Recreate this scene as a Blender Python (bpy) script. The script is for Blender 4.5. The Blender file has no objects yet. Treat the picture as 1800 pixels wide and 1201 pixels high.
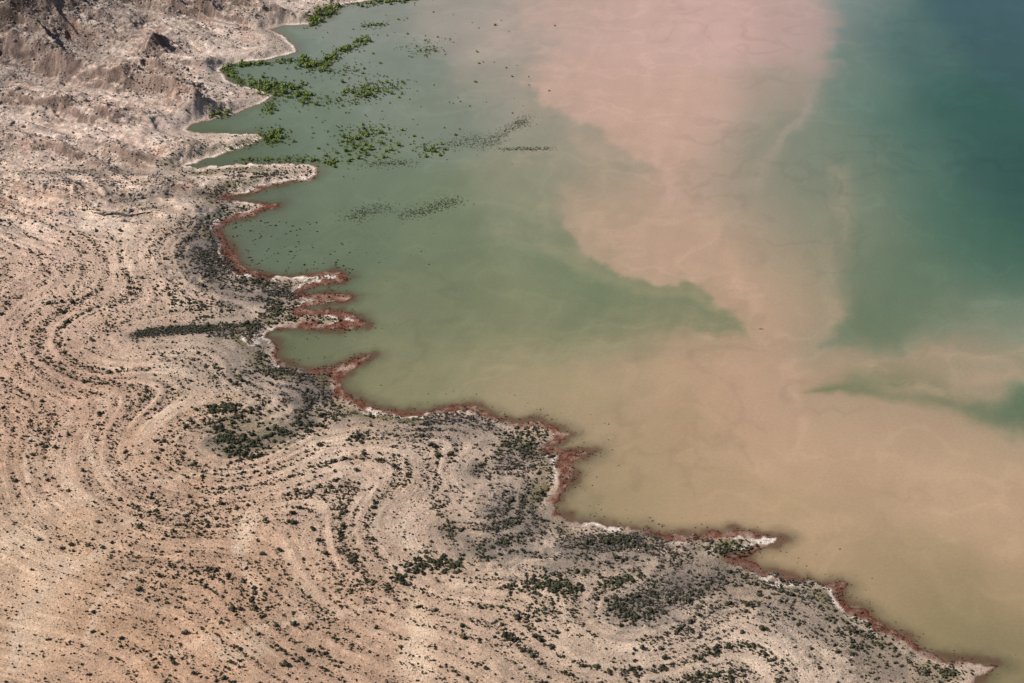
import bpy, math, random, time
import numpy as np
T0=time.time()
random.seed(7); rng=np.random.default_rng(7)
C=bpy.context.scene.collection
R=math.radians
# ---------------------------------------------------------------- camera model
PITCH=R(30); CZ=500.0; F=900/math.tan(R(15)); sp,cp=math.sin(PITCH),math.cos(PITCH)
def W(px,py,z=0.0):
    v=600.5-py; t=(CZ-z)/(F*sp-v*cp)
    return ((px-900)*t,(F*cp+v*sp)*t)
def proj(x,y,z):
    d=y*cp-(z-CZ)*sp; u=y*sp+(z-CZ)*cp
    return 900+F*x/d, 600.5-F*u/d, d
K=1.22; KL=1.03
def lin(c):
    c=np.asarray(c,dtype=np.float32)/255.0
    return np.where(c<=0.04045,c/12.92,((c+0.055)/1.055)**2.4)
# ---------------------------------------------------------------- noise
def _h(ix,iy,s):
    n=(ix.astype(np.int64)*374761393+iy.astype(np.int64)*668265263+s*1442695041)&0xffffffff
    n=((n^(n>>13))*1274126177)&0xffffffff
    n=(n^(n>>16))
    return ((n&0xffff).astype(np.float32)/32767.5-1.0)
def vn(x,y,s=0):
    xf=np.floor(x); yf=np.floor(y); fx=(x-xf).astype(np.float32); fy=(y-yf).astype(np.float32)
    xi=xf.astype(np.int64); yi=yf.astype(np.int64)
    u=fx*fx*(3-2*fx); v=fy*fy*(3-2*fy)
    a=_h(xi,yi,s);b=_h(xi+1,yi,s);c=_h(xi,yi+1,s);d=_h(xi+1,yi+1,s)
    return a+(b-a)*u+(c-a)*v+(a-b-c+d)*u*v
def fbm(x,y,o=4,s=0,g=.5):
    r=0;a=1;t=0
    for i in range(o):
        r=r+a*vn(x*2**i+17.3*i,y*2**i-9.1*i,s+i*13); t+=a; a*=g
    return r/t
def rfbm(x,y,o=4,s=0,g=.5):
    r=0;a=1;t=0
    for i in range(o):
        r=r+a*(1-2.4*np.abs(vn(x*2**i+11.3*i,y*2**i-5.1*i,s+i*13))); t+=a; a*=g
    return r/t
def sst(a,b,x):
    t=np.clip((x-a)/(b-a),0,1); return t*t*(3-2*t)
def pdist(X,Y,P,extra=None):
    best=np.full(X.shape,1e12,np.float32); ex=np.zeros(X.shape,np.float32)
    for i in range(len(P)-1):
        ax,ay=P[i];bx,by=P[i+1];dx=bx-ax;dy=by-ay;L=dx*dx+dy*dy+1e-9
        t=np.clip(((X-ax)*dx+(Y-ay)*dy)/L,0,1)
        d=(X-ax-t*dx)**2+(Y-ay-t*dy)**2
        if extra is not None:
            m=d<best; ex=np.where(m,extra[i]+(extra[i+1]-extra[i])*t,ex)
        best=np.minimum(best,d)
    best=np.sqrt(best)
    return (best,ex) if extra is not None else best
def inside(X,Y,P):
    r=np.zeros(X.shape,bool); n=len(P)
    for i in range(n):
        ax,ay=P[i];bx,by=P[(i+1)%n]
        if ay==by: continue
        r^=((ay>Y)!=(by>Y))&(X<(bx-ax)*(Y-ay)/(by-ay)+ax)
    return r
def ctrl(FX,FY,pts,sig):
    A=0;S=0
    for px,py,c in pts:
        x,y=W(px,py); d2=(FX-x)**2+(FY-y*.5)**2
        w=np.exp(-d2/(2*sig*sig))+1e-5/(1+d2/400)
        A=A+w[...,None]*np.asarray(c,np.float32).reshape(-1); S=S+w
    return A/S[...,None]
# ---------------------------------------------------------------- shoreline
shore_px=[(740,-12),(620,6),(598,10),(580,30),(540,45),(505,45),(478,52),(500,62),(517,80),(524,92),(500,99),(460,107),(420,111),(388,122),(400,140),(430,152),(460,158),(482,168),(470,178),(440,190),(410,203),(388,206),(366,212),(338,220),(330,228),(345,233),(380,233),(420,235),(452,234),(464,242),(440,256),(410,267),(380,277),(345,286),(328,292),(350,294),(400,290),(450,287),(500,288),(545,288),(560,292),(562,305),(550,315),(520,320),(480,328),(450,338),(420,343),(400,349),(430,355),(465,357),(492,358),(485,366),(455,375),(420,385),(395,395),(385,405),(400,425),(415,445),(425,462),(440,475),(470,485),(510,490),(545,482),(580,476),(608,482),(615,490),(600,497),(560,503),(530,510),(528,514),(560,515),(600,515),(622,520),(615,528),(580,535),(545,540),(535,545),(570,545),(610,550),(640,562),(647,572),(620,579),(580,580),(540,578),(500,578),(470,583),(462,592),(480,600),(492,612),(487,622),(495,635),(520,645),(545,650),(575,646),(605,638),(635,628),(658,625),(640,638),(615,652),(600,668),(605,685),(625,700),(660,715),(700,722),(750,722),(800,716),(830,713),(850,718),(870,730),(900,740),(925,745),(945,738),(965,745),(985,755),(1007,765),(985,778),(965,786),(1000,792),(1046,796),(1020,805),(1005,815),(1010,830),(1000,850),(985,870),(975,890),(985,905),(1010,915),(1050,922),(1090,925),(1130,930),(1160,938),(1210,940),(1260,935),(1300,933),(1340,940),(1382,945),(1360,955),(1330,970),(1310,985),(1340,1000),(1380,1010),(1420,1018),(1460,1022),(1490,1028),(1480,1045),(1495,1065),(1520,1072),(1535,1085),(1560,1100),(1600,1120),(1620,1140),(1650,1155),(1700,1162),(1757,1165),(1740,1180),(1715,1201)]
shore=[(-200,7000),(100,2200),(0,1600),(-40,1470)]+[W(*p) for p in shore_px]+[(150,565),(240,450),(300,200),(500,-3000)]
land_poly=shore+[(-6000,-3000),(-6000,7000)]
drains=[[(520,514),(440,522),(385,505),(345,470),(330,430)],[(462,592),(400,580),(320,580),(240,590)],[(600,735),(540,742),(480,770),(420,790),(380,780)],[(985,905),(900,950),(830,968),(780,925)],[(1310,990),(1200,1030),(1100,1075)],[(1160,940),(1050,958),(960,975)],[(965,786),(900,800),(840,830)],[(330,228),(230,222),(120,200)],[(330,292),(220,300),(100,310)],[(400,349),(330,340),(200,350)],[(390,122),(300,120),(200,108)],[(480,52),(400,60),(330,40)]]
drains_w=[[W(a,b,1.0) for a,b in d] for d in drains]
def axis(lo,hi,step,flo,fhi):
    mid=np.arange(lo,hi,step); a=[];s=step;x=lo
    while x>flo: s*=1.28; x-=s; a.append(x)
    b=[];s=step;x=mid[-1]
    while x<fhi: s*=1.28; x+=s; b.append(x)
    return np.array(a[::-1]+list(mid)+b)
xs=axis(-460,235,.8,-5500,6000); ys=axis(520,1470,1.1,-2500,6500)
X,Y=np.meshgrid(xs,ys); X=X.astype(np.float32);Y=Y.astype(np.float32)
wn=1-.45*sst(1085,1130,Y)
wx=X+wn*(1.5*fbm(X/9,Y/14,4,1)+1.5*fbm(X/2.6,Y/4,3,31)); wy=Y+wn*(2.8*fbm(X/9,Y/14,4,2)+2.8*fbm(X/2.6,Y/4,3,32))
D=pdist(wx,wy,shore); IN=inside(wx,wy,land_poly); SD=np.where(IN,D,-D)
DR=np.full(X.shape,1e6,np.float32)
for d in drains_w: DR=np.minimum(DR,pdist(wx,wy,d))
def blur(A,n,p=2):
    for _ in range(p):
        for ax in (0,1):
            c=np.cumsum(np.concatenate([np.repeat(np.take(A,[0],ax),n+1,ax),A,np.repeat(np.take(A,[-1],ax),n,ax)],ax),axis=ax,dtype=np.float64)
            k=2*n+1; L=A.shape[ax]
            A=((np.take(c,range(k,k+L),ax)-np.take(c,range(0,L),ax))/k).astype(np.float32)
    return A
E=np.where(IN,np.minimum(D,7+1.1*DR),0)
E=np.clip(E,0,400)
Eb=blur(E,9,2); Ec=blur(E,15,2); mixe=sst(4,22,D); E1=E*(1-mixe)+Eb*mixe; mc=sst(25,70,Ec); E=E1*(1-mc)+Ec*mc
u=E+8*fbm(X/80,Y/125,3,5)+.9*fbm(X/18,Y/30,3,6)+.5*fbm(X/5,Y/8,3,16)
def stripes(u,x,y): return .5*vn(u/2.7,u*0+.5+fbm(x/80,y/130,2,9)*2.0,7)+.5*vn(u/1.35,u*0+3.5+fbm(x/46,y/76,2,10)*2.4,8)
st1=vn(u/2.7,u*0+.5+fbm(X/80,Y/130,2,9)*2.0,7); st2=vn(u/1.35,u*0+3.5+fbm(X/46,Y/76,2,10)*2.4,8); st3=vn(u/8.0,u*0+7.5,19)
STR=.45*st1+.35*st2+.25*st3
brk=.5+.55*sst(-.2,.4,fbm(X/26,Y/38,3,17))
smask=sst(5,16,E)*brk
H=np.where(IN,.07*np.minimum(D,8)+.035*np.clip(E-6,0,400),-.12*np.minimum(D,40))
low=np.where(IN,sst(2,12,D),0)
H=H+low*(1.0*fbm(X/34,Y/45,3,11)*sst(8,60,E)+.34*fbm(X/7,Y/9,4,12,.6)+.20*st1*smask+.09*st2*smask+.2*st3*smask)
# hills in the far left
def ridge(pts,h,w,z=6):
    P=[W(a,b,z) for a,b in pts]; d=pdist(X+6*fbm(X/22,Y/22,3,40),Y+8*fbm(X/22,Y/22,3,41),P)
    return h*np.exp(-(d/w)*1.25)*1.15 if h>6 else h*np.exp(-(d/w)**2*.9)
HL=np.zeros_like(H)
for a in [([(-260,-120),(-100,-40),(40,10)],50,60),([(30,60),(120,35)],20,23),([(-60,100),(50,95),(110,118)],14,15),([(110,128),(220,140),(350,180)],14,14),([(350,182),(465,172)],4.2,8),([(250,95),(275,84)],11,13),([(290,108),(400,102),(505,92)],6.0,11),([(300,22),(410,12)],10,16),([(420,25),(545,22)],8,11),([(-40,168),(90,180),(240,208)],10,14),([(0,250),(160,262),(330,262)],5.8,12),([(330,250),(452,242)],3.2,7),([(240,-60),(420,-70),(560,-60)],20,35),([(-80,320),(120,330)],4,20),([(250,315),(400,312),(550,303)],2.6,7)]:
    HL=np.maximum(HL,0.65*HL+ridge(*a)*.9)
hm=sst(3,26,D)*np.where(IN,1,0)*sst(930,1010,Y-.25*(X+300))
HL=HL*sst(2,12,D)*np.where(IN,1,0)
RA=.84*X-.54*Y; RB=.54*X+.84*Y
wq=fbm(X/30,Y/30,2,50)
rid=rfbm(RA/66+.4*wq,RB/17+.5*wq,4,51,.48); rid2=rfbm(RA/20+wq,RB/6+wq,3,52)
HILL=np.clip(HL/9,0,1)
Hh=HL+HILL*(4.6*rid+.9*rid2+.4*fbm(X/2.4,Y/2.8,3,53,.6))*hm+hm*(2.3*rid+.5*rid2+.25*fbm(X/2.4,Y/2.8,2,55))
stp=1.9; q=Hh/stp; qf=np.floor(q); fr=q-qf; Hs=(qf+sst(.45,.95,fr))*stp
Hh=Hh+(Hs-Hh)*.5*np.clip(HILL*1.6,0,1)*hm
H=H+Hh
far=np.maximum(0,np.maximum(Y-1480,-X-470)); H=H+np.where(IN,far*.10*(1+.6*fbm(X/160,Y/160,4,60))*sst(0,60,far),0)
flo=np.minimum(.07*D,.8+.01*D); H=np.where(IN,np.where(H<flo,flo+(H-flo)*.12*sst(3,10,D),H),H); H=np.where(IN,np.maximum(H,.04*np.minimum(D,10)),H)
gx=np.gradient(H,axis=1)/np.gradient(xs)[None,:]; gy=np.gradient(H,axis=0)/np.gradient(ys)[:,None]; SL=np.sqrt(gx*gx+gy*gy)
def samp(A,x,y):
    x=np.asarray(x,float);y=np.asarray(y,float)
    i=np.clip(np.searchsorted(xs,x)-1,0,len(xs)-2); j=np.clip(np.searchsorted(ys,y)-1,0,len(ys)-2)
    a=(x-xs[i])/(xs[i+1]-xs[i]); b=(y-ys[j])/(ys[j+1]-ys[j])
    return A[j,i]*(1-a)*(1-b)+A[j,i+1]*a*(1-b)+A[j+1,i]*(1-a)*b+A[j+1,i+1]*a*b
def WG(px,py):
    z=0.
    for _ in range(8):
        x,y=W(px,py,z); z=.5*z+.5*max(0,float(samp(H,x,y)))
    return W(px,py,z)
# ---------------------------------------------------------------- land colour
FX=X;FY=Y*.5
n1=fbm(X/40,Y/60,4,70); n2=fbm(X/9,Y/13,4,71); n3=fbm(X/2.5,Y/3.2,3,72)
land_ctrl=[(60,1120,(206,172,143)),(60,960,(214,184,156)),(200,1050,(200,166,139)),(300,1150,(198,162,134)),(600,1120,(196,163,137)),(900,1150,(196,167,143)),(1300,1150,(198,175,154)),(100,780,(196,162,138)),(300,850,(198,166,142)),(60,560,(200,169,148)),(250,500,(198,171,150)),(60,400,(208,179,158)),(250,380,(210,185,164)),(400,650,(192,170,151)),(700,850,(196,172,152)),(1000,1050,(196,174,153)),(150,250,(202,180,165)),(300,150,(198,178,164)),(100,50,(176,160,149)),(450,50,(198,178,163)),(450,310,(210,188,169))]
col=ctrl(FX,FY,land_ctrl,22)
def mixc(c,t,w): return c*(1-w[...,None])+np.asarray(t,np.float32)*w[...,None]
col=col*(1+.06*n1+.08*n2+.11*n3)[...,None]
col=col*(1+.15*STR*smask*(1-HILL))[...,None]
col=mixc(col,(206,160,114),np.clip(.5*fbm(X/18,Y/26,3,75)-.08,0,1)*.7*sst(1000,800,Y))
col=mixc(col,(226,203,178),sst(.2,.6,fbm(X/22,Y/34,4,76)+.5*st3+.2*st1)*.45*smask)
g=np.exp(-(DR/8)**2)*sst(1120,1040,Y)
col=mixc(col,(112,103,95),np.clip(g*(.65+.9*n2),0,.88))
def spot(px,py,rx,ry,c,w=.8,nz=.5):
    global col
    x,y=WG(px,py); q=np.sqrt(((X-x)/rx)**2+((Y-y)/ry)**2)+nz*fbm(X/8,Y/12,3,int(px+py))+.5*n3
    col=mixc(col,c,w*sst(1.25,.4,q+.45*STR)*np.where(IN,1,0))
GR=(126,117,109)
for a in [(365,430,16,58,(110,104,104),.85),(440,520,22,22,GR,.65),(440,630,16,32,GR,.55),(540,690,13,36,(106,98,94),.8),(450,760,26,22,(112,104,84),.5),(900,910,16,38,GR,.65),(800,750,28,16,GR,.5),(1000,975,34,15,GR,.5),(1250,1010,28,26,(118,107,98),.5),(1150,1060,24,20,GR,.45),(1420,1080,22,34,GR,.4),(1560,1160,20,22,(120,107,94),.5),(735,1105,5,28,(236,206,176),.85),(742,1160,9,20,(238,208,178),.85),(435,930,5,20,(232,204,176),.8),(50,1085,8,36,(230,200,170),.5),(60,1140,8,26,(230,200,170),.45),(100,985,16,10,(232,206,178),.5),(30,950,12,12,(232,206,178),.5),(200,830,8,14,(222,194,168),.5),(90,530,14,12,(222,194,170),.5)]:
    spot(*a)
for pts,w in [([(230,1165),(420,1110),(620,1075),(850,1012),(980,975)],1.1),([(470,840),(600,770),(720,745)],1.2),([(0,905),(120,880),(260,850),(430,815)],1.0),([(700,1165),(735,1120),(715,1090)],1.8),([(280,500),(330,488),(300,478)],1.6),([(20,1180),(30,1090),(110,1010),(190,960)],1.8),([(150,1130),(170,1060),(240,1000)],1.4),([(415,960),(430,1000),(450,1050)],1.4),([(150,760),(160,810),(200,840)],1.6)]:
    d=pdist(wx,wy,[WG(a,b) for a,b in pts]); col=mixc(col,(226,198,172),.6*sst(w*2,w*.6,d+.8*n3))
rw0=fbm(X/16,Y/26,3,90)
belt=sst(7,12,D)*sst(42,18,D)*sst(1130,1050,Y)
col=mixc(col,(132,120,109),np.clip(belt*(.25+.8*n2+.4*n3),0,.8))
col=mixc(col,(108,102,70),np.clip(sst(6,8,D)*sst(19,9,D)*(.2+1.1*fbm(X/12,Y/18,3,80)),0,.8)*sst(1130,1050,Y))
# hills
strata=vn(H/1.3+.8*n2,H*0+2.5,171)
col=mixc(col,(146,128,117),sst(.2,.75,fbm(RA/26,RB/14,4,81)*.8+.5*HILL-.12)*.5*hm)
col=col*(1+.13*strata*hm)[...,None]
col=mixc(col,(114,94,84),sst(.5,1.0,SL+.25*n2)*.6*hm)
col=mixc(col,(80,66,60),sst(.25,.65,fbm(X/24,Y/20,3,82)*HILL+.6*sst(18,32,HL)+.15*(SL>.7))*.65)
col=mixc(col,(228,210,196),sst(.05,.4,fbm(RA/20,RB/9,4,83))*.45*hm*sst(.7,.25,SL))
col=mixc(col,(184,140,118),sst(.25,.5,fbm(X/20,Y/22,3,84))*.3*hm)
rsp=fbm(X/1.5,Y/1.8,2,85); col=col*(1+.28*rsp*np.clip(HILL+.5*hm,0,1))[...,None]
# shoreline weed band and salt line
lowshore=sst(1085,1040,Y)
rw=1.2+lowshore*(3.2+8.0*rw0+1.5*n2); rw=np.maximum(rw,.7)
redn=np.clip(.8+1.0*n3+.6*n2,0,1)
col=mixc(col,(116,72,57),sst(rw+1.6,rw-1.0,D)*redn*(.55+.4*lowshore))
wl=np.exp(-((D-rw-1.3-.9*n2)/(.75+.55*n3))**2)*sst(-.05,.18,fbm(X/22,Y/34,2,91)+.09+.38*(1-lowshore))
col=mixc(col,(248,236,224),np.clip(wl,0,1)*.97)
wet=np.where(IN,sst(1.2,.2,D),1); col=col*(1-.35*wet)[...,None]
col=np.clip(col,8,252)
def grid_mesh(name,xs,ys,Z,colr,mat,KK,extra={}):
    nx,ny=len(xs),len(ys); XX,YY=np.meshgrid(xs,ys)
    v=np.stack([XX,YY,Z],-1).reshape(-1,3).astype(np.float32)
    i=np.arange((ny-1)*(nx-1)); r=i//(nx-1); c=i%(nx-1); a=r*nx+c
    f=np.stack([a,a+1,a+1+nx,a+nx],-1).astype(np.int32)
    me=bpy.data.meshes.new(name); me.vertices.add(len(v)); me.vertices.foreach_set('co',v.ravel())
    me.loops.add(f.size); me.loops.foreach_set('vertex_index',f.ravel())
    me.polygons.add(len(f)); me.polygons.foreach_set('loop_start',np.arange(0,f.size,4,dtype=np.int32))
    me.polygons.foreach_set('use_smooth',np.ones(len(f),bool))
    at=me.color_attributes.new('Col','FLOAT_COLOR','POINT')
    cc=np.ones((len(v),4),np.float32); cc[:,:3]=(lin(np.clip(colr,0,255))/KK).reshape(-1,3); at.data.foreach_set('color',cc.ravel())
    for k,A in extra.items():
        e=me.attributes.new(k,'FLOAT','POINT'); e.data.foreach_set('value',A.astype(np.float32).ravel())
    me.update(calc_edges=True); me.materials.append(mat)
    o=bpy.data.objects.new(name,me); C.objects.link(o); return o
# ---------------------------------------------------------------- materials
def newmat(n):
    m=bpy.data.materials.new(n); m.use_nodes=True; nt=m.node_tree; b=nt.nodes['Principled BSDF']; return m,nt,b
def node(nt,t,**k):
    n=nt.nodes.new(t)
    for a,v in k.items(): setattr(n,a,v)
    return n
def mapr(nt,src,a,b,c,d):
    m=node(nt,'ShaderNodeMapRange'); nt.links.new(src,m.inputs[0])
    for i,v in enumerate((a,b,c,d)): m.inputs[i+1].default_value=v
    return m.outputs[0]
def mth(nt,op,a,b):
    m=node(nt,'ShaderNodeMath',operation=op)
    for i,v in enumerate((a,b)):
        if hasattr(v,'links') or hasattr(v,'node'): nt.links.new(v,m.inputs[i])
        else: m.inputs[i].default_value=v
    return m.outputs[0]
def mul(nt,c,f):
    m=node(nt,'ShaderNodeVectorMath',operation='SCALE'); nt.links.new(c,m.inputs[0]); nt.links.new(f,m.inputs['Scale']); return m.outputs[0]
def noise(nt,vec,sc,det,ro=.5):
    n=node(nt,'ShaderNodeTexNoise'); n.inputs['Scale'].default_value=sc; n.inputs['Detail'].default_value=det; n.inputs['Roughness'].default_value=ro; nt.links.new(vec,n.inputs['Vector']); return n.outputs['Fac']
def ground_mat():
    m,nt,b=newmat('desert_ground'); L=nt.links.new
    at=node(nt,'ShaderNodeAttribute',attribute_name='Col'); tc=node(nt,'ShaderNodeTexCoord'); P=tc.outputs['Object']
    ua=node(nt,'ShaderNodeAttribute',attribute_name='Strand'); ma=node(nt,'ShaderNodeAttribute',attribute_name='StrandMask')
    sx=node(nt,'ShaderNodeSeparateXYZ'); L(P,sx.inputs[0])
    cb=node(nt,'ShaderNodeCombineXYZ'); L(ua.outputs['Fac'],cb.inputs[0]); L(mth(nt,'MULTIPLY',sx.outputs[0],.09),cb.inputs[1]); L(mth(nt,'MULTIPLY',sx.outputs[1],.06),cb.inputs[2])
    s=noise(nt,cb.outputs[0],.42,5,.7)
    n=noise(nt,P,.9,7,.75)
    sm=mapr(nt,s,.34,.66,-.22,.22)
    sf=mth(nt,'ADD',mth(nt,'MULTIPLY',sm,ma.outputs['Fac']),1.0)
    c=mul(nt,at.outputs['Color'],sf)
    c=mul(nt,c,mapr(nt,n,.27,.73,.58,1.42))
    v=node(nt,'ShaderNodeTexVoronoi'); v.inputs['Scale'].default_value=.9; L(P,v.inputs['Vector'])
    c=mul(nt,c,mapr(nt,v.outputs['Distance'],.10,.26,.48,1.0))
    v=node(nt,'ShaderNodeTexVoronoi'); v.inputs['Scale'].default_value=.42; L(P,v.inputs['Vector'])
    c=mul(nt,c,mapr(nt,v.outputs['Distance'],.09,.19,.42,1.0))
    c=mul(nt,c,mapr(nt,noise(nt,P,2.6,3),.3,.7,.74,1.26))
    L(c,b.inputs['Base Color']); b.inputs['Roughness'].default_value=.95; b.inputs['Specular IOR Level'].default_value=.1
    hsum=mth(nt,'ADD',n,mth(nt,'MULTIPLY',mth(nt,'MULTIPLY',s,ma.outputs['Fac']),.75))
    bp=node(nt,'ShaderNodeBump'); bp.inputs['Strength'].default_value=.85; bp.inputs['Distance'].default_value=1.0; L(hsum,bp.inputs['Height']); L(bp.outputs[0],b.inputs['Normal'])
    return m
def water_mat():
    m,nt,b=newmat('silty_water'); L=nt.links.new
    at=node(nt,'ShaderNodeAttribute',attribute_name='Col'); tc=node(nt,'ShaderNodeTexCoord')
    n=noise(nt,tc.outputs['Object'],.6,6,.75)
    L(mul(nt,at.outputs['Color'],mapr(nt,n,.3,.7,.91,1.09)),b.inputs['Base Color'])
    b.inputs['Roughness'].default_value=.4; b.inputs['IOR'].default_value=1.33; b.inputs['Specular IOR Level'].default_value=.15
    bp=node(nt,'ShaderNodeBump'); bp.inputs['Strength'].default_value=.15; bp.inputs['Distance'].default_value=.3; L(n,bp.inputs['Height']); L(bp.outputs[0],b.inputs['Normal'])
    return m
def plant_mat(name,c1,c2,sc=.8):
    m,nt,b=newmat(name); L=nt.links.new
    g=node(nt,'ShaderNodeNewGeometry'); n=noise(nt,g.outputs['Position'],sc,4)
    r=node(nt,'ShaderNodeMixRGB'); r.inputs[1].default_value=(*c1,1); r.inputs[2].default_value=(*c2,1)
    L(mapr(nt,n,.35,.65,0,1),r.inputs[0])
    oi=node(nt,'ShaderNodeObjectInfo'); L(mul(nt,r.outputs[0],mapr(nt,oi.outputs['Random'],0,1,.75,1.3)),b.inputs['Base Color'])
    b.inputs['Roughness'].default_value=.9; b.inputs['Specular IOR Level'].default_value=.1
    return m
MG=ground_mat(); MW=water_mat()
M_green=plant_mat('bright_foliage',(.085,.125,.03),(.24,.29,.08))
M_desert=plant_mat('olive_foliage',(.034,.036,.022),(.10,.09,.055),.35)
M_dark=plant_mat('dark_foliage',(.028,.032,.019),(.072,.072,.040),.4)
M_dead=plant_mat('dead_twigs',(.085,.075,.068),(.20,.18,.165),.5)
M_red=plant_mat('red_weed',(.07,.032,.02),(.21,.095,.062),.25)
M_drown=plant_mat('drowned_twigs',(.035,.038,.026),(.08,.07,.045),.3)
M_mat=plant_mat('floating_weed',(.04,.052,.028),(.09,.085,.052),.3)
M_stem=plant_mat('bark',(.07,.05,.04),(.13,.10,.08),3)
M_rock=plant_mat('rock',(.18,.15,.135),(.42,.36,.32),.5)
M_drock=plant_mat('dark_rock',(.05,.042,.038),(.12,.10,.09),.6)
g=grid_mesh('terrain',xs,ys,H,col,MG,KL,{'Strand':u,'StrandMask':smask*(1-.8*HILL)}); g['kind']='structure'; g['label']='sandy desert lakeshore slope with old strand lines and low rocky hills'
# ---------------------------------------------------------------- water colour
wxs=axis(-330,440,1.05,-5500,6000); wys=axis(560,1480,1.7,-2500,6500)
X2,Y2=np.meshgrid(wxs,wys); X2=X2.astype(np.float32);Y2=Y2.astype(np.float32)
FX0=X2;FY0=Y2*.5
w1=fbm(FX0/45,FY0/45,5,101); w2=fbm(FX0/45,FY0/45,5,102); w3=fbm(FX0/11,FY0/11,4,103); w4=fbm(FX0/11,FY0/11,4,104)
w5=fbm((FX0+9*w1)/30,(FY0+9*w2)/8,6,105,.62)
SA=.45*FX0+.89*FY0; SB=.89*FX0-.45*FY0
w6=fbm((SB+10*w1)/7,(SA+9*w2)/34,5,106,.62)
FX=FX0+9*w1+3*w3; FY=FY0+9*w2+3*w4
green_c=[(500,130,(122,134,120)),(640,40,(138,144,132)),(800,30,(160,154,142)),(900,60,(174,159,146)),(700,130,(128,138,124)),(500,210,(116,130,110)),(880,160,(152,149,133)),(780,220,(126,136,118)),(950,240,(152,149,130)),(1060,280,(166,152,130)),(930,320,(144,144,120)),(650,330,(116,129,106)),(450,400,(102,112,92)),(600,400,(110,124,98)),(780,400,(118,130,102)),(950,380,(138,142,114)),(960,430,(128,136,107)),(550,450,(102,116,92)),(800,500,(117,127,97)),(1000,500,(122,132,100)),(1060,470,(116,129,97)),(700,560,(117,127,97)),(530,610,(106,114,85)),(900,560,(132,135,102)),(1150,550,(128,133,100)),(1230,560,(130,134,102)),(700,620,(137,134,103)),(560,640,(114,118,87)),(420,160,(106,120,98)),(420,260,(94,107,84))]
sed_c=[(1000,30,(194,165,151)),(1100,60,(204,170,156)),(1250,40,(206,171,160)),(1400,60,(194,163,153)),(1050,150,(202,168,150)),(1250,200,(204,169,151)),(1380,180,(172,154,138)),(1150,240,(202,166,147)),(1280,320,(192,162,141)),(1060,340,(172,154,129)),(1100,400,(188,158,133)),(1200,420,(195,162,137)),(1330,330,(158,147,126)),(1370,260,(146,144,126)),(1400,300,(140,139,121)),(1370,420,(168,151,126)),(1450,430,(150,144,120)),(1300,480,(192,160,133)),(1400,520,(180,154,127)),(1450,560,(160,146,119)),(1350,600,(190,157,131)),(1250,620,(186,156,126)),(1420,660,(190,158,130)),(1100,640,(174,153,122)),(900,640,(156,146,113)),(750,660,(146,141,106)),(650,690,(140,135,101)),(950,700,(173,151,119)),(1150,720,(187,156,125)),(1350,760,(192,159,130)),(1550,760,(187,158,128)),(1750,800,(191,161,131)),(1100,820,(171,149,115)),(1030,880,(153,138,104)),(1250,880,(180,153,119)),(1450,900,(191,160,128)),(1650,900,(197,165,134)),(1790,900,(194,163,131)),(1450,980,(170,146,111)),(1600,1030,(181,153,119)),(1780,1010,(189,157,124)),(1620,1100,(144,131,94)),(1700,1130,(130,121,86)),(1790,1160,(116,112,80)),(1780,1090,(159,141,104)),(1500,640,(177,152,125)),(1620,620,(173,151,123)),(1700,660,(180,153,127)),(1790,640,(165,151,127))]
teal_c=[(1500,20,(118,136,129)),(1500,150,(106,130,117)),(1460,260,(120,134,116)),(1380,320,(138,140,120)),(1420,360,(134,138,116)),(1500,400,(120,132,109)),(1600,80,(78,109,104)),(1750,30,(68,99,104)),(1790,100,(62,94,95)),(1700,200,(57,96,87)),(1600,230,(82,114,102)),(1780,330,(55,90,83)),(1600,350,(92,119,103)),(1700,420,(71,106,90)),(1560,480,(105,124,99)),(1650,520,(88,115,91)),(1790,470,(63,101,84)),(1540,570,(104,121,94)),(1680,570,(118,133,108)),(1790,570,(132,145,123))]
wed_c=[(1450,690,(118,124,90)),(1540,660,(132,133,102)),(1600,690,(134,132,101)),(1700,715,(114,122,92)),(1790,690,(90,116,88)),(1790,745,(98,115,88))]
def layer(colr,poly,cpts,sig,scale=1.0,op=1.0,amp=3.0,wide=.4):
    P=[];S=[]
    for a,b,s in poly:
        x,y=W(a,b); P.append((x,y*.5)); S.append(s*.29)
    P.append(P[0]);S.append(S[0])
    fx=FX0+(FX-FX0)*scale; fy=FY0+(FY-FY0)*scale
    d,s=pdist(fx,fy,P,S); ins=inside(fx,fy,P); sd=np.where(ins,d,-d)+amp*(w5+.6*w6+.5*w3)*np.clip(s/2.2,.8,2.6)
    m1=sst(0,1,(sd/(s*1.4))*.5+.5); m2=sst(0,1,((sd+3+7*w5+4*w6)/(s*3+20))*.5+.5)
    m=(m1*(1-wide)+m2*wide)*op
    return colr*(1-m[...,None])+ctrl(fx,fy,cpts,sig)*m[...,None]
wc=ctrl(FX,FY,green_c,17)
sed_poly=[(920,-120,50),(940,40,46),(970,75,38),(955,110,34),(935,150,24),(945,185,10),(1000,205,7),(1045,232,6),(1100,262,7),(1140,290,10),(1110,322,24),(1050,312,30),(995,320,24),(982,355,13),(995,395,7),(1040,435,6),(1090,475,4),(1150,492,3),(1210,493,4),(1245,520,6),(1290,560,6),(1312,588,9),(1240,582,20),(1150,580,32),(1050,592,42),(930,602,46),(800,620,55),(700,640,55),(600,665,44),(540,700,30),(540,1500,20),(3200,1500,20),(3200,-120,20)]
teal_poly=[(1475,-120,34),(1460,50,42),(1456,110,34),(1440,160,36),(1395,215,46),(1355,280,56),(1370,350,90),(1440,420,76),(1478,480,34),(1473,530,16),(1475,575,11),(1440,608,6),(1500,600,18),(1580,612,26),(1660,603,36),(1740,595,42),(1850,600,38),(3200,620,36),(3200,-120,36)]
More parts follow.
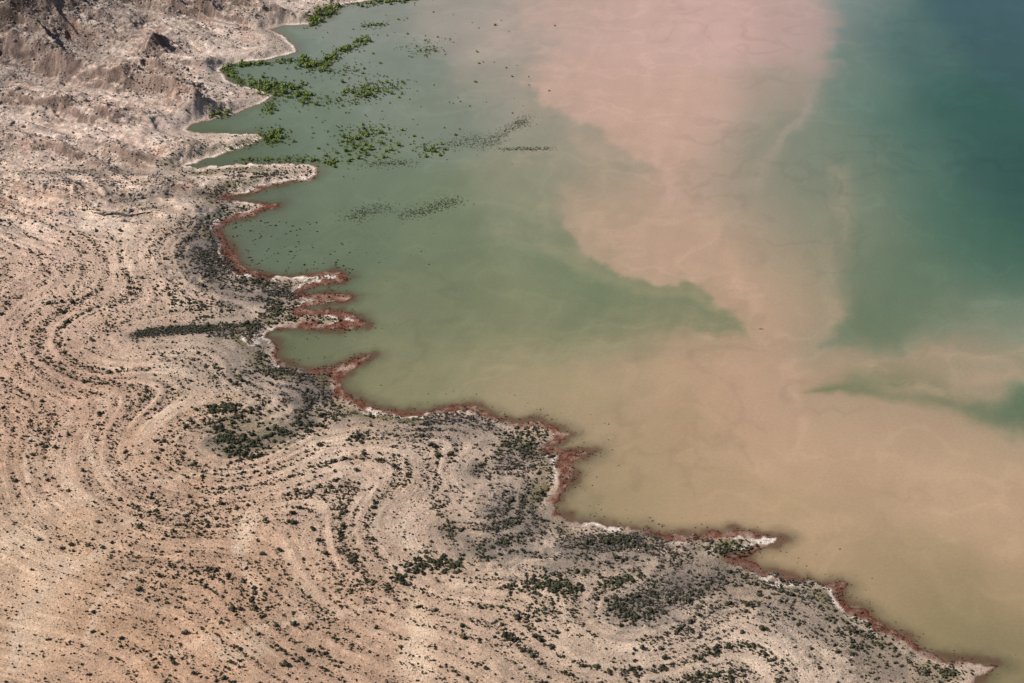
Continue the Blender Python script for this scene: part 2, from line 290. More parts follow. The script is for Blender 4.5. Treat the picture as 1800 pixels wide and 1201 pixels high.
wed_poly=[(1420,694,3),(1490,657,16),(1560,640,24),(1620,655,28),(1680,690,22),(1750,702,18),(1790,672,18),(1900,665,20),(3000,690,20),(3000,800,20),(1850,780,26),(1760,748,18),(1680,728,16),(1600,708,10),(1500,696,5)]
wc=layer(wc,sed_poly,sed_c,19,.75,amp=3.2,wide=.4)
wc=layer(wc,teal_poly,teal_c,22,.85,amp=2.6,wide=.38)
wc=layer(wc,wed_poly,wed_c,14,.5,1.0,amp=2.0,wide=.25)
def streak(pts,wd,c,op,ns=None):
    global wc
    P=[W(a,b) for a,b in pts]; P=[(a,b*.5) for a,b in P]
    d=pdist(FX0+(FX-FX0)*.9,FY0+(FY-FY0)*.9,P); q=(w5 if ns is None else ns)
    m=op*np.exp(-(d/wd)**2)*sst(-.4,.3,q+.5*w3)
    wc=wc*(1-m[...,None])+np.asarray(c,np.float32)*m[...,None]
for a in [([(880,415),(960,420),(1030,470),(1110,500)],3.5,(156,150,118),.4),([(960,455),(1090,500),(1180,520),(1240,550),(1280,574)],4,(110,125,92),.4),([(1120,505),(1200,520),(1260,545)],2.5,(166,150,118),.35),([(700,580),(900,585),(1060,580),(1180,572)],2.5,(110,122,90),.4),([(900,655),(1000,615),(1120,602)],4,(140,142,106),.55),([(860,665),(960,650),(1080,690)],4,(164,150,112),.45),([(1080,715),(1200,745),(1310,790)],2.5,(158,144,108),.4),([(1420,700),(1425,760),(1390,790)],2.5,(204,172,142),.5),([(1480,640),(1600,625),(1790,620)],5,(192,161,132),.5),([(1500,610),(1640,590),(1790,600)],5,(146,147,122),.4),([(1560,675),(1700,685),(1790,650)],5,(186,157,130),.55),([(1600,930),(1700,985),(1800,1010)],4,(162,145,106),.4),([(1540,790),(1680,830),(1790,900)],5,(200,168,136),.35),([(900,290),(1000,240),(1060,270)],4,(180,160,138),.45),([(600,560),(760,540),(900,560)],4,(128,132,100),.4),([(1640,560),(1720,540),(1790,545)],7,(134,142,118),.4),([(1090,600),(1200,600),(1290,620)],3,(150,146,110),.4),([(1230,590),(1300,600),(1270,640)],4,(200,162,132),.45),([(1110,880),(1300,860),(1500,870)],4,(166,147,108),.3),([(880,600),(1000,570),(1150,560)],3,(150,146,112),.3),([(950,330),(970,380),(1030,440)],5,(160,150,122),.35)]: streak(*a)
for a in [([(1330,180),(1325,250),(1290,330),(1285,380)],3.5,(158,147,129),.55,w6),([(1420,60),(1440,130),(1380,240),(1340,330)],5,(186,160,146),.35,w6),([(1480,300),(1455,420),(1462,540),(1440,610)],7,(168,152,128),.45,w6),([(1560,250),(1540,380),(1520,500)],9,(124,133,111),.3,w6),([(1260,420),(1330,540),(1400,650),(1424,694)],6,(202,166,140),.4,w6),([(1150,60),(1140,200),(1180,340)],7,(212,176,163),.25,w6)]: streak(*a)
fil=np.clip(1-np.abs(fbm(FX/26,FY/15,4,110))*8,0,1)
fil2=np.clip(1-np.abs(fbm((FX+8*w2)/40,(FY+8*w1)/16,4,111))*9,0,1)
pt=sst(0,.4,fbm(FX0/60,FY0/50,2,112))
wc=wc*(1-.045*fil*pt)[...,None]; wc=wc*(1+.035*fil2*(1-pt))[...,None]
wc=wc*(1+.03*w5+.02*w3+.02*w6)[...,None]
lum=wc.mean(-1,keepdims=True); wc=lum+(wc-lum)*.95
dsh=pdist(X2+2*fbm(X2/7,Y2/10,3,120),Y2+4*fbm(X2/7,Y2/10,3,121),shore)
ls=sst(1085,1040,Y2)
wc=mixc(wc,(92,86,66),sst(11,0,dsh)*.5*(.5+.5*ls)); wc=mixc(wc,(98,68,54),sst(4.5,0,dsh+4.5*fbm(X2/5,Y2/7,3,122))*.6*ls)
wo=grid_mesh('water',wxs,wys,np.zeros_like(X2),wc,MW,K); wo['kind']='structure'; wo['label']='calm lake water with pink silt plume between green and teal water'
# ---------------------------------------------------------------- plant and rock shapes
import bmesh
def ico(sub=1):
    bm=bmesh.new(); bmesh.ops.create_icosphere(bm,subdivisions=sub,radius=1); bm.verts.ensure_lookup_table()
    v=np.array([q.co[:] for q in bm.verts]); f=np.array([[q.index for q in p.verts] for p in bm.faces]); bm.free(); return v,f
I1=ico(1)
def bush_shape(r,nleaf,flat=.75,ls=.3,lobes=3,coresz=.62):
    core=I1;V=[];Fc=[];n=0
    cen=[(r.uniform(-.45,.45),r.uniform(-.45,.45),r.uniform(.35,.75)*flat) for _ in range(lobes)]; rad=[r.uniform(.34,.6) for _ in range(lobes)]
    for c,q in zip(cen,rad):
        v=core[0]*(q*coresz/.62)*np.array([1,1,flat])*(1+.35*rng.uniform(-1,1,(len(core[0]),1)))+np.array(c); v[:,2]=np.maximum(v[:,2],-.1)
        V.append(v);Fc.append(core[1]+n);n+=len(v)
    for k in range(nleaf):
        j=k%lobes; d=rng.normal(size=3); d/=np.linalg.norm(d); d[2]=abs(d[2])*1.1-.15
        p=np.array(cen[j])+d*rad[j]*r.uniform(.8,1.35)*np.array([1,1,flat]); p[2]=max(p[2],.05)
        a=rng.normal(size=3);b=rng.normal(size=3);a/=np.linalg.norm(a);b/=np.linalg.norm(b)
        s=ls*r.uniform(.5,1.1)
        V.append(np.array([p-a*s*.5,p+b*s*.5,p+a*s*.5+[0,0,s*.4]])); Fc.append(np.array([[0,1,2]])+n);n+=3
    return np.concatenate(V),np.concatenate(Fc)
def twig_shape(r,nt=11,h=1.0):
    V=[];Fc=[];n=0
    for k in range(nt):
        a=r.uniform(0,6.28);l=r.uniform(.5,1.0);d=np.array([math.cos(a)*l,math.sin(a)*l,r.uniform(.2,.9)*h]); o=rng.normal(size=3)*.12
        s=np.cross(d,rng.normal(size=3)); s=s/np.linalg.norm(s)*r.uniform(.07,.16)
        V.append(np.array([o*.5*[1,1,0]-s*.6,o*.5*[1,1,0]+s*.6,d*.6+s*1.4,d,d*.55-s*1.2])); Fc.append(np.array([[0,1,2],[0,2,4],[4,2,3]])+n); n+=5
    return np.concatenate(V),np.concatenate(Fc)
def rock_shape(r):
    v=I1[0]*np.array([1,r.uniform(.6,.95),r.uniform(.5,.8)])*(1+.28*rng.uniform(-1,1,(12,1))); v[:,2]+=.25
    return v,I1[1]
def mesh_from(name,v,f,mat):
    me=bpy.data.meshes.new(name); v=np.asarray(v,np.float32); f=np.asarray(f,np.int32)
    me.vertices.add(len(v)); me.vertices.foreach_set('co',v.ravel()); me.loops.add(f.size); me.loops.foreach_set('vertex_index',f.ravel())
    me.polygons.add(len(f)); me.polygons.foreach_set('loop_start',np.arange(0,f.size,3,dtype=np.int32))
    me.update(calc_edges=True); me.materials.append(mat); return me
def scatter(name,shapes,x,y,z,r,hz,mat,label):
    Vs=[];Fs=[];n=0; k=rng.integers(0,len(shapes),len(x)); ang=rng.uniform(0,6.283,len(x))
    for j,(v,f) in enumerate(shapes):
        idx=np.where(k==j)[0]
        if not len(idx): continue
        c=np.cos(ang[idx])[:,None];s=np.sin(ang[idx])[:,None]; rr=r[idx][:,None]
        vx=(v[None,:,0]*c-v[None,:,1]*s)*rr+x[idx][:,None]; vy=(v[None,:,0]*s+v[None,:,1]*c)*rr+y[idx][:,None]; vz=v[None,:,2]*rr*hz[idx][:,None]+z[idx][:,None]
        VV=np.stack([vx,vy,vz],-1).reshape(-1,3); FF=(f[None]+(np.arange(len(idx))*len(v))[:,None,None]).reshape(-1,3)+n
        Vs.append(VV);Fs.append(FF);n+=len(VV)
    o=bpy.data.objects.new(name,mesh_from(name,np.concatenate(Vs),np.concatenate(Fs),mat)); C.objects.link(o); o['kind']='stuff'; o['label']=label; return o
lowb=[bush_shape(random,12,.8,.45,2) for _ in range(8)]
tinyb=[bush_shape(random,5,.8,.5,1) for _ in range(5)]
hib=[bush_shape(random,70,.85,.26,4) for _ in range(7)]
midg=[bush_shape(random,36,1.0,.26,4,.42) for _ in range(7)]
greenb=[bush_shape(random,260,1.05,.16,9,.38) for _ in range(9)]
twigs=[twig_shape(random) for _ in range(7)]
rocks=[rock_shape(random) for _ in range(9)]
def stemshape(r):
    V=[];Fc=[];n=0
    for k in range(5):
        a=r.uniform(0,6.28); top=np.array([math.cos(a)*.35,math.sin(a)*.35,.6])
        for q,(p,w) in enumerate(((np.array([0,0,-.15]),.06),(top,.02))):
            for m_ in range(4): V.append(p+w*np.array([math.cos(m_*1.57),math.sin(m_*1.57),0]))
        for m_ in range(4):
            b_=(m_+1)%4; Fc+= [[n+m_,n+b_,n+4+b_],[n+m_,n+4+b_,n+4+m_]]
        n+=8
    return np.array(V),np.array(Fc)
# ---------------------------------------------------------------- desert shrubs
N=340000
cx=rng.uniform(-400,225,N); cy=rng.uniform(560,1420,N); csd=samp(SD,cx,cy); k=csd>5; cx,cy,csd=cx[k],cy[k],csd[k]
ch=samp(H,cx,cy); px,py,dep=proj(cx,cy,ch)
ok=(px>-60)&(px<1860)&(py>-10)&(py<1240); cx,cy,ch,csd,px,py,dep=[a[ok] for a in (cx,cy,ch,csd,px,py,dep)]
dens_pts=[(50,1100,.22),(200,1150,.55),(50,950,.16),(150,800,.7),(50,600,.7),(50,450,.6),(200,450,.62),(350,450,.85),(300,520,.8),(450,500,1),(450,620,1),(350,650,.9),(450,750,.9),(250,700,.78),(150,1000,.36),(300,900,.75),(350,1020,.7),(500,950,.82),(600,850,.95),(700,800,1),(850,780,.95),(850,900,.85),(700,950,.95),(500,1100,.68),(735,1130,.3),(820,1150,.7),(900,1050,.95),(1000,1000,1),(1150,1000,1),(1100,1100,.95),(1300,1050,1),(1400,1100,1),(1000,1180,.75),(1500,1180,.95),(300,330,.5),(100,330,.4),(300,270,.3),(150,200,.1),(100,50,.04),(400,50,.1)]
dpt=[(a,b,(c,)) for a,b,c in dens_pts]
dn=ctrl(cx.astype(np.float32),(cy*.5).astype(np.float32),dpt,14)[:,0]
uu=samp(u,cx,cy); sv=stripes(uu,cx,cy); clump=fbm(cx/14,cy/20,3,130)
p=dn*np.clip(.47-1.8*sv+.9*clump,0.06,1.8)*.64
keep=rng.uniform(0,1,len(cx))<p
cx,cy,ch,csd,px,py,dep,dn,sv=[a[keep] for a in (cx,cy,ch,csd,px,py,dep,dn,sv)]
r=rng.lognormal(-.56,.36,len(cx))*(.80+.34*dn-.14*sv); r=np.clip(r,.3,1.9)
thick=[([(365,722),(400,716),(450,722)],110,1.3,3,4),([(385,745),(410,790),(470,775),(520,750),(570,742)],480,1.35,4,7),([(455,800),(420,805)],60,1.3,3,3),([(720,1000),(760,990),(815,995)],190,1.2,4,3.5),([(912,1030),(960,1022),(1010,1040)],220,1.2,5,4.5),([(1050,1030),(1130,1015)],130,1.1,5,3.5),([(1080,1065),(1110,1085)],80,1.1,4,5),([(830,970),(880,960),(930,950)],150,1.1,4,4),([(450,570),(500,540),(470,520)],240,1.1,4,8),([(240,585),(330,578),(450,572)],440,1.0,2,2.6),([(330,578),(360,555),(385,540)],90,.9,2,3),([(250,585),(235,610)],40,.9,2,3),([(690,1015),(720,1022)],24,1.3,2,2),([(1200,1050),(1310,1010)],150,1.0,6,7),([(1060,945),(1110,950)],100,1.1,3,3),([(1470,1100),(1560,1150)],200,1.0,5,7),([(540,690),(560,720),(600,735)],170,1.1,3,5),([(860,800),(940,760)],160,1.1,4,6),([(1250,970),(1320,962)],110,1.1,4,3),([(762,870),(780,920),(800,945)],110,1.0,2,4),([(320,520),(380,548)],120,1.1,5,6),([(400,640),(450,660),(520,650)],140,1.0,4,5),([(620,775),(640,760)],40,1.2,3,3),([(600,1040),(720,1020)],90,1.0,3,3),([(1350,985),(1440,1045)],150,1.0,4,5),([(930,1085),(1000,1060)],80,1.0,3,4),([(330,430),(380,470)],190,.9,5,9),([(470,560),(600,560)],60,.9,3,2),([(1640,1175),(1700,1185)],60,.9,3,3),([(860,930),(930,900)],120,1.0,5,6)]
tx=[];ty=[];tr=[]
for pts,n,rr,sx_,sy_ in thick:
    P=[WG(a,b) for a,b in pts]
    for _ in range(n):
        k=random.randrange(len(P)-1); t=random.random(); tx.append(P[k][0]*(1-t)+P[k+1][0]*t+random.gauss(0,sx_*.9)); ty.append(P[k][1]*(1-t)+P[k+1][1]*t+random.gauss(0,sy_*.9)); tr.append(rr*random.uniform(.45,1.15))
tx=np.array(tx);ty=np.array(ty);tr=np.array(tr); th=samp(H,tx,ty); ts=stripes(samp(u,tx,ty),tx,ty); o_=(samp(SD,tx,ty)>2)&(ts<rng.uniform(.05,.9,len(tx))); tx,ty,tr,th=tx[o_],ty[o_],tr[o_],th[o_]
def top(x,y,z,r,n,m=8):
    a,b,d=proj(x,y,z); inn=(a>m)&(a<1800-m)&(b>m)&(b<1201-m); s=np.where(inn,r/d,0); o=np.argsort(-s); return o[:n],o[n:]
def zone(px,py):
    if py<300: return 'on the rocky slopes at the top left','upper hill shrubs'
    if py<400: return 'on the pale flats below the hills','flats shrubs'
    if px<330:
        if py<640: return 'on the upper left slope above the arcs','upper left slope shrubs'
        if py<880: return 'among curved strand lines at the left edge','left strand line shrubs'
        if py<1040: return 'on the open tan slope low at the left','lower left slope shrubs'
        return 'by pale patches in the bottom left corner','bottom left corner shrubs'
    if py<560: return 'on grey ground behind the three red fingers','shrubs behind the red fingers'
    if py<700 and px<640: return 'on the slope beside the small green cove','green cove shrubs'
    if px<640:
        if py<840: return 'near the dark thicket at middle left','middle thicket shrubs'
        if py<1020: return 'on curved ridges below the dark thicket','ridge shrubs below the thicket'
        return 'on the bottom slope left of the sand wash','bottom slope shrubs'
    if px<1000:
        if py<860: return 'on the headland of the central spit','central spit shrubs'
        if py<1040: return 'in the shrub belt below the central spit','central shrub belt'
        return 'around the pale sand wash at bottom centre','sand wash shrubs'
    if px<1300:
        if py<1050: return 'on the shrubby point right of centre','shrubby point shrubs'
        return 'on the bottom slope right of the sand wash','bottom centre right shrubs'
    return 'on the narrow shore at the bottom right','bottom right shore shrubs'
def place(name,meshes,x,y,z,r,hz,label,group,cat,stems=None):
    i=random.randrange(len(meshes)); a=random.uniform(0,6.28)
    if stems is None:
        o=bpy.data.objects.new(name,meshes[i]); C.objects.link(o)
    else:
        o=bpy.data.objects.new(name,None); C.objects.link(o); o.empty_display_size=.5
        for nm,me in (('foliage',meshes[i]),('stem',stems[i%len(stems)])):
            c=bpy.data.objects.new(nm,me); C.objects.link(c); c.parent=o
    o.location=(x,y,z); o.rotation_euler=(0,0,a); o.scale=(r,r*random.uniform(.85,1.15),r*hz)
    o['label']=label;o['category']=cat
    if group: o['group']=group
    return o
dm=[mesh_from('desert_shrub',v,f,M_desert) for v,f in hib]; dk=[mesh_from('thicket_shrub',v,f,M_dark) for v,f in hib]
a,b=top(cx,cy,ch,r,240)
for i in a:
    zl,zg=zone(px[i],py[i]); place('desert_shrub',dm,cx[i],cy[i],ch[i]-.05,r[i],random.uniform(.8,1.1),'olive desert shrub '+zl,zg,'shrub')
scatter('desert_scrub',lowb,cx[b],cy[b],ch[b]-.05,r[b],np.full(len(b),1.0),M_desert,'sparse low olive desert scrub dotted in rows over the slope')
a,b=top(tx,ty,th,tr,220)
for i in a:
    q=proj(tx[i],ty[i],th[i]); zl,zg=zone(q[0],q[1]); place('thicket_shrub',dk,tx[i],ty[i],th[i]-.05,tr[i],random.uniform(.8,1.1),'blackish green thicket shrub '+zl,zg+' in thickets','shrub')
scatter('thicket_scrub',lowb,tx[b],ty[b],th[b]-.05,tr[b],np.full(len(b),.95),M_dark,'dark green packed scrub in the thickets along the gullies')
n=300000; x=rng.uniform(-400,225,n);y=rng.uniform(570,1400,n); k=samp(SD,x,y)>4; x,y=x[k],y[k]; z=samp(H,x,y); qx,qy,_=proj(x,y,z); k=(qx>-20)&(qx<1820)&(qy<1220)&(qy>-10); x,y,z=x[k],y[k],z[k]
d2=fbm(x/10,y/15,3,131); dd=ctrl(x.astype(np.float32),(y*.5).astype(np.float32),dpt,14)[:,0]
k=rng.uniform(0,1,len(x))<(.28+.6*dd)*np.clip(.5+.8*d2-1.3*stripes(samp(u,x,y),x,y),.05,1.3); x,y,z=x[k],y[k],z[k]
scatter('low_scrub',tinyb,x,y,z-.03,rng.uniform(.24,.60,len(x)),np.full(len(x),.8),M_desert,'tiny low scrub and tufts speckling the sand')
bx=[];by=[]
for pts,n,sx,sy in [([(330,430),(370,460),(400,480)],1000,8,14),([(330,400),(370,400)],300,7,10),([(240,590),(320,582),(462,585)],700,4,4),([(440,520),(520,514)],560,9,11),([(470,640),(540,690),(560,730)],900,6,10),([(860,930),(930,900)],620,8,12),([(700,750),(850,740)],500,10,7),([(960,960),(1200,960)],600,10,7),([(1100,1065),(1250,1030)],460,9,9),([(1350,1010),(1450,1060)],340,7,9),([(440,340),(330,330)],240,6,6),([(400,310),(500,305)],200,5,3),([(1200,1150),(1260,1100)],200,7,9),([(940,800),(880,830)],260,5,8)]:
    P=[WG(a_,b_) for a_,b_ in pts]
    for _ in range(n):
        k=random.randrange(len(P)-1); t=random.random(); bx.append(P[k][0]*(1-t)+P[k+1][0]*t+random.gauss(0,sx)); by.append(P[k][1]*(1-t)+P[k+1][1]*t+random.gauss(0,sy))
bx=np.array(bx);by=np.array(by); k=(samp(SD,bx,by)>3)&(stripes(samp(u,bx,by),bx,by)<.35); bx,by=bx[k],by[k]
scatter('dead_brush',twigs,bx,by,samp(H,bx,by),rng.uniform(.5,1.3,len(bx)),np.full(len(bx),.9),M_dead,'grey dead brush lying in the gullies near the waterline')
# red weed belt along the waterline
n=150000; x=rng.uniform(-330,225,n);y=rng.uniform(570,1090,n); sd=samp(SD,x,y); cl=fbm(x/7,y/10,3,140); lw=fbm(x/16,y/26,3,90)
pr=np.where(sd>0,np.exp(-(sd/(4.0+8*np.clip(lw,-.4,.6)))**2),np.exp(-(sd/(2.8+4*np.clip(lw,-.4,.6)))**2)*.55)*np.clip(.45+1.7*cl,0,1)*.85
k=(rng.uniform(0,1,n)<pr)&(sd>-9); x,y,sd=x[k],y[k],sd[k]; rs=rng.uniform(.3,.95,len(x)); z=np.maximum(samp(H,x,y),-.1); k=rng.uniform(0,1,len(x))<.8
scatter('red_weeds',twigs,x[k],y[k],z[k],rs[k],np.full(k.sum(),.8),M_red,'red brown weeds in a belt along the waterline')
k=~k; scatter('shore_scrub',tinyb,x[k],y[k],z[k],rs[k]*.9,np.full(k.sum(),.8),M_drown,'dark brown scrub mixed into the weed belt along the waterline')
n=60000; x=rng.uniform(-330,225,n);y=rng.uniform(570,1090,n); sd=samp(SD,x,y); cl=fbm(x/12,y/18,3,141)
k=rng.uniform(0,1,n)<np.exp(-((sd-13)/5.5)**2)*np.clip(.16+1.8*cl,0,1); x,y=x[k],y[k]
scatter('bank_brush',lowb,x,y,samp(H,x,y)-.05,rng.uniform(.35,.9,len(x)),np.full(len(x),.9),M_dark,'dark brush packed along the bank behind the weed belt')
# ---------------------------------------------------------------- green bushes standing in the water
clusters=[
([(546,42),(570,28),(596,10)],44,(3,5),2.4,'in the strip on the far shore at the top','far shore strip bushes'),
([(618,8),(680,4),(745,-2)],34,(5,4),2.1,'along the very top edge of the lake','top edge bushes'),
([(635,46),(675,43)],16,(3,3),1.5,'in the short row below the top edge','short row bushes'),
([(512,106),(545,116),(565,118)],34,(3,6),2.3,'in the curved hedge at its left end beside the second spit','hedge left end bushes'),
([(565,116),(600,92),(648,66)],52,(3,5),2.1,'in the slanting hedge rising right from the second spit','slanting hedge bushes'),
([(398,118),(405,132),(440,150)],40,(3,4),1.9,'around the head of the upper cove','upper cove head bushes'),
([(410,115),(450,114),(512,107)],40,(4,2),1.7,'along the upper bank of the upper cove','upper cove bank bushes'),
([(440,152),(485,155),(510,162),(548,178)],74,(6,8),2.4,'in the big round thicket off the middle spit','middle spit thicket bushes'),
([(468,190),(482,190)],14,(3,5),1.9,'just below the middle spit','middle spit foot bushes'),
([(575,128),(635,122)],20,(6,5),1.6,'in the open water right of the curved hedge','open water bushes by the hedge'),
([(622,165),(650,155),(672,165)],48,(6,9),2.0,'in the dark cluster standing in mid channel','mid channel cluster bushes'),
([(680,158),(712,148)],16,(5,5),1.5,'trailing right of the mid channel cluster','mid channel trail bushes'),
([(560,175),(615,185)],16,(7,4),1.4,'between the middle thicket and the mid channel cluster','in between bushes'),
([(370,205),(400,200)],18,(3,3),1.8,'at the mouth of the narrow cove','narrow cove bushes'),
([(462,240),(505,240)],36,(5,7),2.1,'in the clump off the tip of the third spit','third spit clump bushes'),
([(390,268),(450,250)],22,(3,2),1.3,'along the third spit lower bank','third spit bank bushes'),
([(595,265),(640,250),(685,250)],66,(9,15),1.9,'in the large open cluster in the lake','large open cluster bushes'),
([(625,232),(675,230)],14,(7,5),1.4,'above the large open cluster','bushes above the open cluster'),
([(742,262),(772,264)],24,(5,5),1.7,'in the compact clump right of the open cluster','compact clump bushes'),
([(440,283),(500,280),(558,282)],44,(6,2.5),1.5,'along the upper bank of the pale hooked spit','hooked spit bushes'),
([(572,285),(585,290)],9,(2,3),1.7,'just off the end of the pale hooked spit','hooked spit end bushes'),
([(715,92),(765,88)],22,(7,5),1.3,'in the small group far out near the top','far out group bushes'),
([(740,75),(790,70)],10,(8,4),1.1,'just above the far out group','bushes above the far out group'),
]
gm=[mesh_from('foliage',v,f,M_green) for v,f in greenb]; sm=[mesh_from('stem',*stemshape(random),M_stem) for _ in range(3)]
gx_=[];gi=[];sx_=[]
for ci,(pts,n,spd,rr,lt,gr) in enumerate(clusters):
    P=[W(*q) for q in pts]
    for j in range(n*5):
        k=random.randrange(len(P)-1); t=random.random(); big=j<n; f_=(.7,.9) if big else (1.0,1.2)
        v_=(P[k][0]*(1-t)+P[k+1][0]*t+random.gauss(0,spd[0]*f_[0]),P[k][1]*(1-t)+P[k+1][1]*t+random.gauss(0,spd[1]*f_[1]),rr*(random.uniform(.4,1.1) if big else random.uniform(.18,.5)))
        if big: gx_.append(v_); gi.append(ci)
        else: sx_.append(v_)
for _ in range(190):
    x_,y_=W(random.uniform(540,940),random.uniform(25,290)); s_=float(samp(SD,x_,y_))
    if s_<-8 and random.random()<math.exp((s_+8)/70)+.15: sx_.append((x_,y_,random.uniform(.4,.95)))
G=np.array(gx_); gi=np.array(gi); gz=np.maximum(samp(H,G[:,0],G[:,1]),-.15); a,b=top(G[:,0],G[:,1],gz,G[:,2],270,0)
for i in a:
    place('flooded_bush',gm,G[i,0],G[i,1],gz[i],G[i,2],random.uniform(.9,1.5),'bright green bush '+clusters[gi[i]][4],clusters[gi[i]][5],'bush',sm)
G=np.concatenate([G[b],np.array(sx_)]); gz=np.maximum(samp(H,G[:,0],G[:,1]),-.12)
scatter('flooded_thicket',midg,G[:,0],G[:,1],gz,G[:,2],np.full(len(G),1.2),M_green,'bright green smaller growth filling the flooded thickets')
singles=[(870,45),(930,150),(825,187),(890,120),(762,22),(700,35),(715,33),(640,90),(655,95),(550,235),(560,262),(548,225),(728,240),(742,243),(600,230),(790,180),(838,92),(842,50),(975,46),(716,60),(700,172),(762,150),(720,175),(668,112),(900,135),(965,160),(835,145),(800,238),(700,268),(842,112)]
for k,(a_,b_) in enumerate(singles):
    x,y=W(a_,b_)
    place('flooded_bush',gm,x,y,-.15,random.uniform(.8,1.6),.9,'small lone green bush standing by itself in the open lake','lone bushes in open water','bush',sm)
mats_=[([(790,255),(860,245)],60,(6,5),'floating weed patch left of the slanting weed line','weed patch left of the slanting line'),([(850,258),(900,225),(928,208)],90,(3,3.5),'dark weed clump in the slanting line far out in the lake','slanting weed line'),([(880,262),(965,262)],50,(3,1.5),'brownish weed clump in the flat line at the edge of the pink plume','flat weed line by the plume'),([(640,290),(720,286)],50,(4,3),'dark weed clump below the large open bush cluster','weed below the bush cluster'),([(615,385),(640,372),(685,364)],70,(4,4),'dark weed clump left of the long weed streak','weed beside the streak'),([(710,380),(760,365),(803,354)],110,(3,4),'dark weed clump in the long slanting streak','long weed streak')]
tw=[mesh_from('weed_clump',v*np.array([1,1,.5]),f,M_mat) for v,f in tinyb]
ex=[]
for pts,n,spd,lb,gr in mats_:
    P=[W(*q) for q in pts]
    for j in range(min(n,50)+n*6):
        k=random.randrange(len(P)-1); t=random.random(); f_=1.0 if j<50 else 1.15
        x=P[k][0]*(1-t)+P[k+1][0]*t+random.gauss(0,spd[0]*f_); y=P[k][1]*(1-t)+P[k+1][1]*t+random.gauss(0,spd[1]*f_)
        if j<min(n,50): place('weed_clump',tw,x,y,-.08,random.uniform(.5,1.2),.5,lb,gr,'weed')
        else: ex.append((x,y))
ex=np.array(ex); scatter('fine_weed',twigs,ex[:,0],ex[:,1],np.full(len(ex),-.02),rng.uniform(.3,.8,len(ex)),np.full(len(ex),.4),M_mat,'fine floating weed in thin streaks on the green water')
dw=[mesh_from('drowned_shrub',v,f,M_drown) for v,f in lowb]
for (x0,x1,y0,y1,n,lb,gr,rr) in [(410,560,388,420,60,'dark drowned shrub poking up in the upper part of the left bay','upper left bay drowned shrubs',.75),(430,620,420,485,100,'dark drowned shrub poking up in the lower part of the left bay','lower left bay drowned shrubs',.75),(620,800,400,470,12,'dark drowned shrub standing off the left bay','outer left bay drowned shrubs',.6),(500,640,585,640,14,'dark drowned shrub in the small green cove','green cove drowned shrubs',.5),(620,800,480,720,14,'small drowned shrub off the red fingers of shore','drowned shrubs off the red fingers',.5),(820,1080,690,800,60,'small drowned shrub off the central spit','drowned shrubs off the central spit',.5),(990,1150,800,925,40,'small drowned shrub in the bay below the central spit','drowned shrubs below the central spit',.5),(1360,1560,940,1080,20,'small drowned shrub off the bottom right shore','drowned shrubs off the bottom right shore',.45)]:
    got=0;tr_=0
    while got<n and tr_<4000:
        tr_+=1; x,y=W(random.uniform(x0,x1),random.uniform(y0,y1)); s=float(samp(SD,x,y))
        if s>-1.5 or random.random()>math.exp(s/(26 if y>900 else 9)): continue
        place('drowned_shrub',dw,x,y,-.15,rr*random.uniform(.5,1.5),.6,lb,gr,'shrub'); got+=1
n=50000; x=rng.uniform(-250,225,n); y=rng.uniform(590,1060,n); sd=samp(SD,x,y); k=(sd<-.5)&(rng.uniform(0,1,n)<np.exp(sd/3.8)*.8*np.clip(.6+1.2*fbm(x/8,y/12,3,160),0,1)); x,y=x[k],y[k]
scatter('drowned_scrub',tinyb,x,y,np.full(len(x),-.1),rng.uniform(.22,.6,len(x)),np.full(len(x),.6),M_drown,'fine drowned scrub fringing the waterline')
# ---------------------------------------------------------------- boulders
n=60000; x=rng.uniform(-400,-120,n); y=rng.uniform(1000,1420,n); hh=samp(HILL,x,y); hmv=samp(hm,x,y); nn=fbm(x/14,y/18,3,150); z=samp(H,x,y)
k=(rng.uniform(0,1,n)<np.clip(hmv*(.06+.4*hh+.9*nn),0,1))&(samp(SD,x,y)>2); x,y,z=x[k],y[k],z[k]; rr=np.clip(rng.lognormal(-.8,.5,len(x)),.22,2.4)
a,b=top(x,y,z,rr,200)
rm=[mesh_from('boulder',v,f,M_rock) for v,f in rocks]
for i in a:
    q=proj(x[i],y[i],z[i])
    if q[1]<75: lt,gr=('on the highest hill in the top left corner','corner hill boulders') if q[0]<250 else ('on the far low hills along the top','far hill boulders')
    elif q[1]<165: lt,gr=('on the long rocky ridge at the left','long ridge boulders') if q[0]<250 else ('on the slopes above the upper cove','upper cove boulders')
    else: lt,gr=('at the foot of the hills near the left edge','hill foot boulders') if q[0]<200 else ('on the slopes behind the middle spit','middle spit boulders')
    place('boulder',rm,x[i],y[i],z[i]-.1,rr[i],1.0,'pale brown angular boulder '+lt,gr,'boulder')
scatter('rubble',rocks,x[b],y[b],z[b]-.05,rr[b],np.full(len(b),1.0),M_rock,'loose pale rubble strewn over the hill slopes')
P=[WG(a_,b_) for a_,b_ in [(162,374),(185,379),(205,376),(228,380),(256,374)]]
V=[];Fc=[];m_=24
for i in range(m_+1):
    t=i/m_*(len(P)-1); k=min(int(t),len(P)-2); t-=k; x_=P[k][0]*(1-t)+P[k+1][0]*t; y_=P[k][1]*(1-t)+P[k+1][1]*t; z_=float(samp(H,x_,y_)); e=math.sin(math.pi*(i+.3)/(m_+.6))
    for dx,dz in ((-1.3,-.2),(-.8,.7),(.2,1.0),(1.0,.5),(1.4,-.2)): V.append((x_+random.uniform(-.3,.3),y_+dx*(.4+.8*e)+random.uniform(-.3,.3),z_+(dz*(.4+.6*e)+random.uniform(-.15,.15))))
for i in range(m_):
    for j in range(4): a0=i*5+j; Fc+=[[a0,a0+5,a0+1],[a0+1,a0+5,a0+6]]
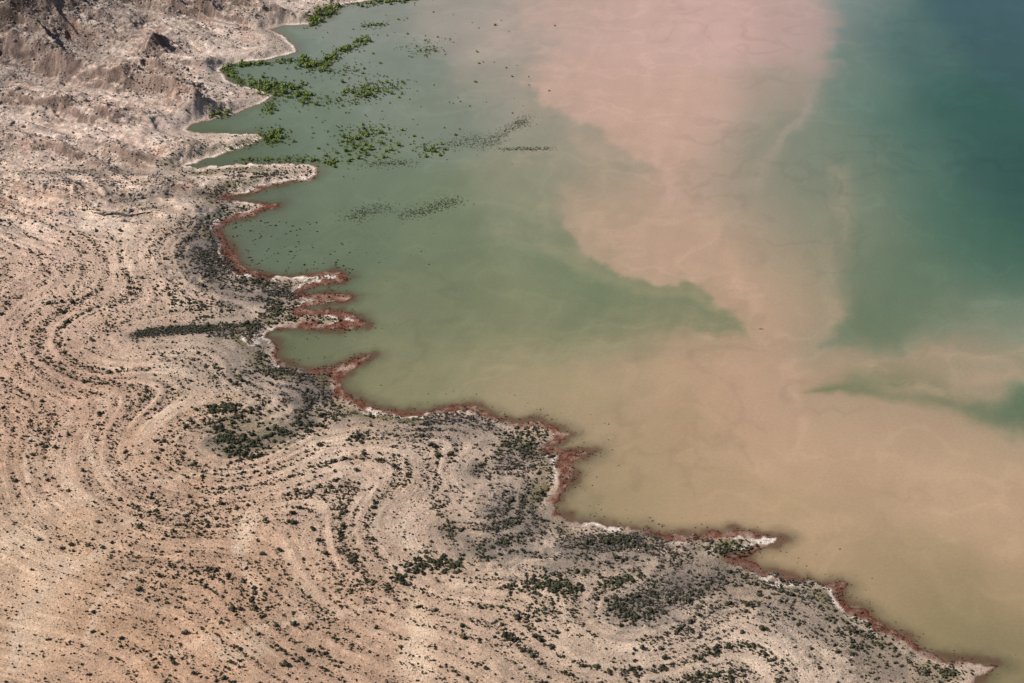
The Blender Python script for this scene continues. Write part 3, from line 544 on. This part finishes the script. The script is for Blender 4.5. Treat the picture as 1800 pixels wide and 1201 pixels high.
o=bpy.data.objects.new('rock_ledge',mesh_from('rock_ledge',V,Fc,M_drock)); C.objects.link(o); o['label']='long dark crooked rock ledge lying on the pale flats at the left'; o['category']='rock'
x_,y_=W(1338,579); V=[];Fc=[]
pts=[(-1.3,0,.05,.12),(-.5,.12,.16,.2),(.4,.05,.18,.18),(1.3,-.2,.1,.06)]
for (a_,b_,c_,w_) in pts:
    for k in range(6): V.append((a_,b_+w_*math.cos(k*1.047),c_+w_*math.sin(k*1.047)))
for i in range(3):
    for k in range(6): q=(k+1)%6; Fc+=[[i*6+k,i*6+q,i*6+6+q],[i*6+k,i*6+6+q,i*6+6+k]]
n0=len(V); V+=[(-.4,.1,.2),(-.2,.15,.2),(-.3,.0,.2),(0,.5,.9)]; Fc+=[[n0,n0+1,n0+3],[n0+1,n0+2,n0+3],[n0+2,n0,n0+3]]
o=bpy.data.objects.new('driftwood',mesh_from('driftwood',V,Fc,M_drock)); C.objects.link(o); o.location=(x_,y_,0); o['label']='tiny dark piece of driftwood floating alone in the silt plume'; o['category']='driftwood'
# ---------------------------------------------------------------- light and camera
el,az=R(42),R(-92)
w=bpy.data.worlds.new('World'); bpy.context.scene.world=w; w.use_nodes=True
sky=w.node_tree.nodes.new('ShaderNodeTexSky'); sky.sky_type='NISHITA'; sky.sun_disc=False; sky.sun_elevation=el; sky.sun_rotation=az
bg=w.node_tree.nodes['Background']; bg.inputs[1].default_value=.065; w.node_tree.links.new(sky.outputs[0],bg.inputs[0])
s=bpy.data.lights.new('sun','SUN'); s.energy=5.0; s.angle=R(.5); s.color=(1,.94,.87); so=bpy.data.objects.new('sun',s); C.objects.link(so)
from mathutils import Vector
d=Vector((math.sin(az)*math.cos(el),math.cos(az)*math.cos(el),math.sin(el))); so.rotation_euler=d.to_track_quat('Z','Y').to_euler(); so.location=d*300
cam=bpy.data.cameras.new('camera'); cam.sensor_width=36; cam.lens=18/math.tan(R(15)); cam.clip_start=1; cam.clip_end=20000
co=bpy.data.objects.new('camera',cam); C.objects.link(co); co.location=(0,0,CZ); co.rotation_euler=(R(90)-PITCH,0,0)
sc=bpy.context.scene; sc.camera=co; sc.view_settings.view_transform='Standard'; sc.view_settings.look='None'; sc.view_settings.exposure=0
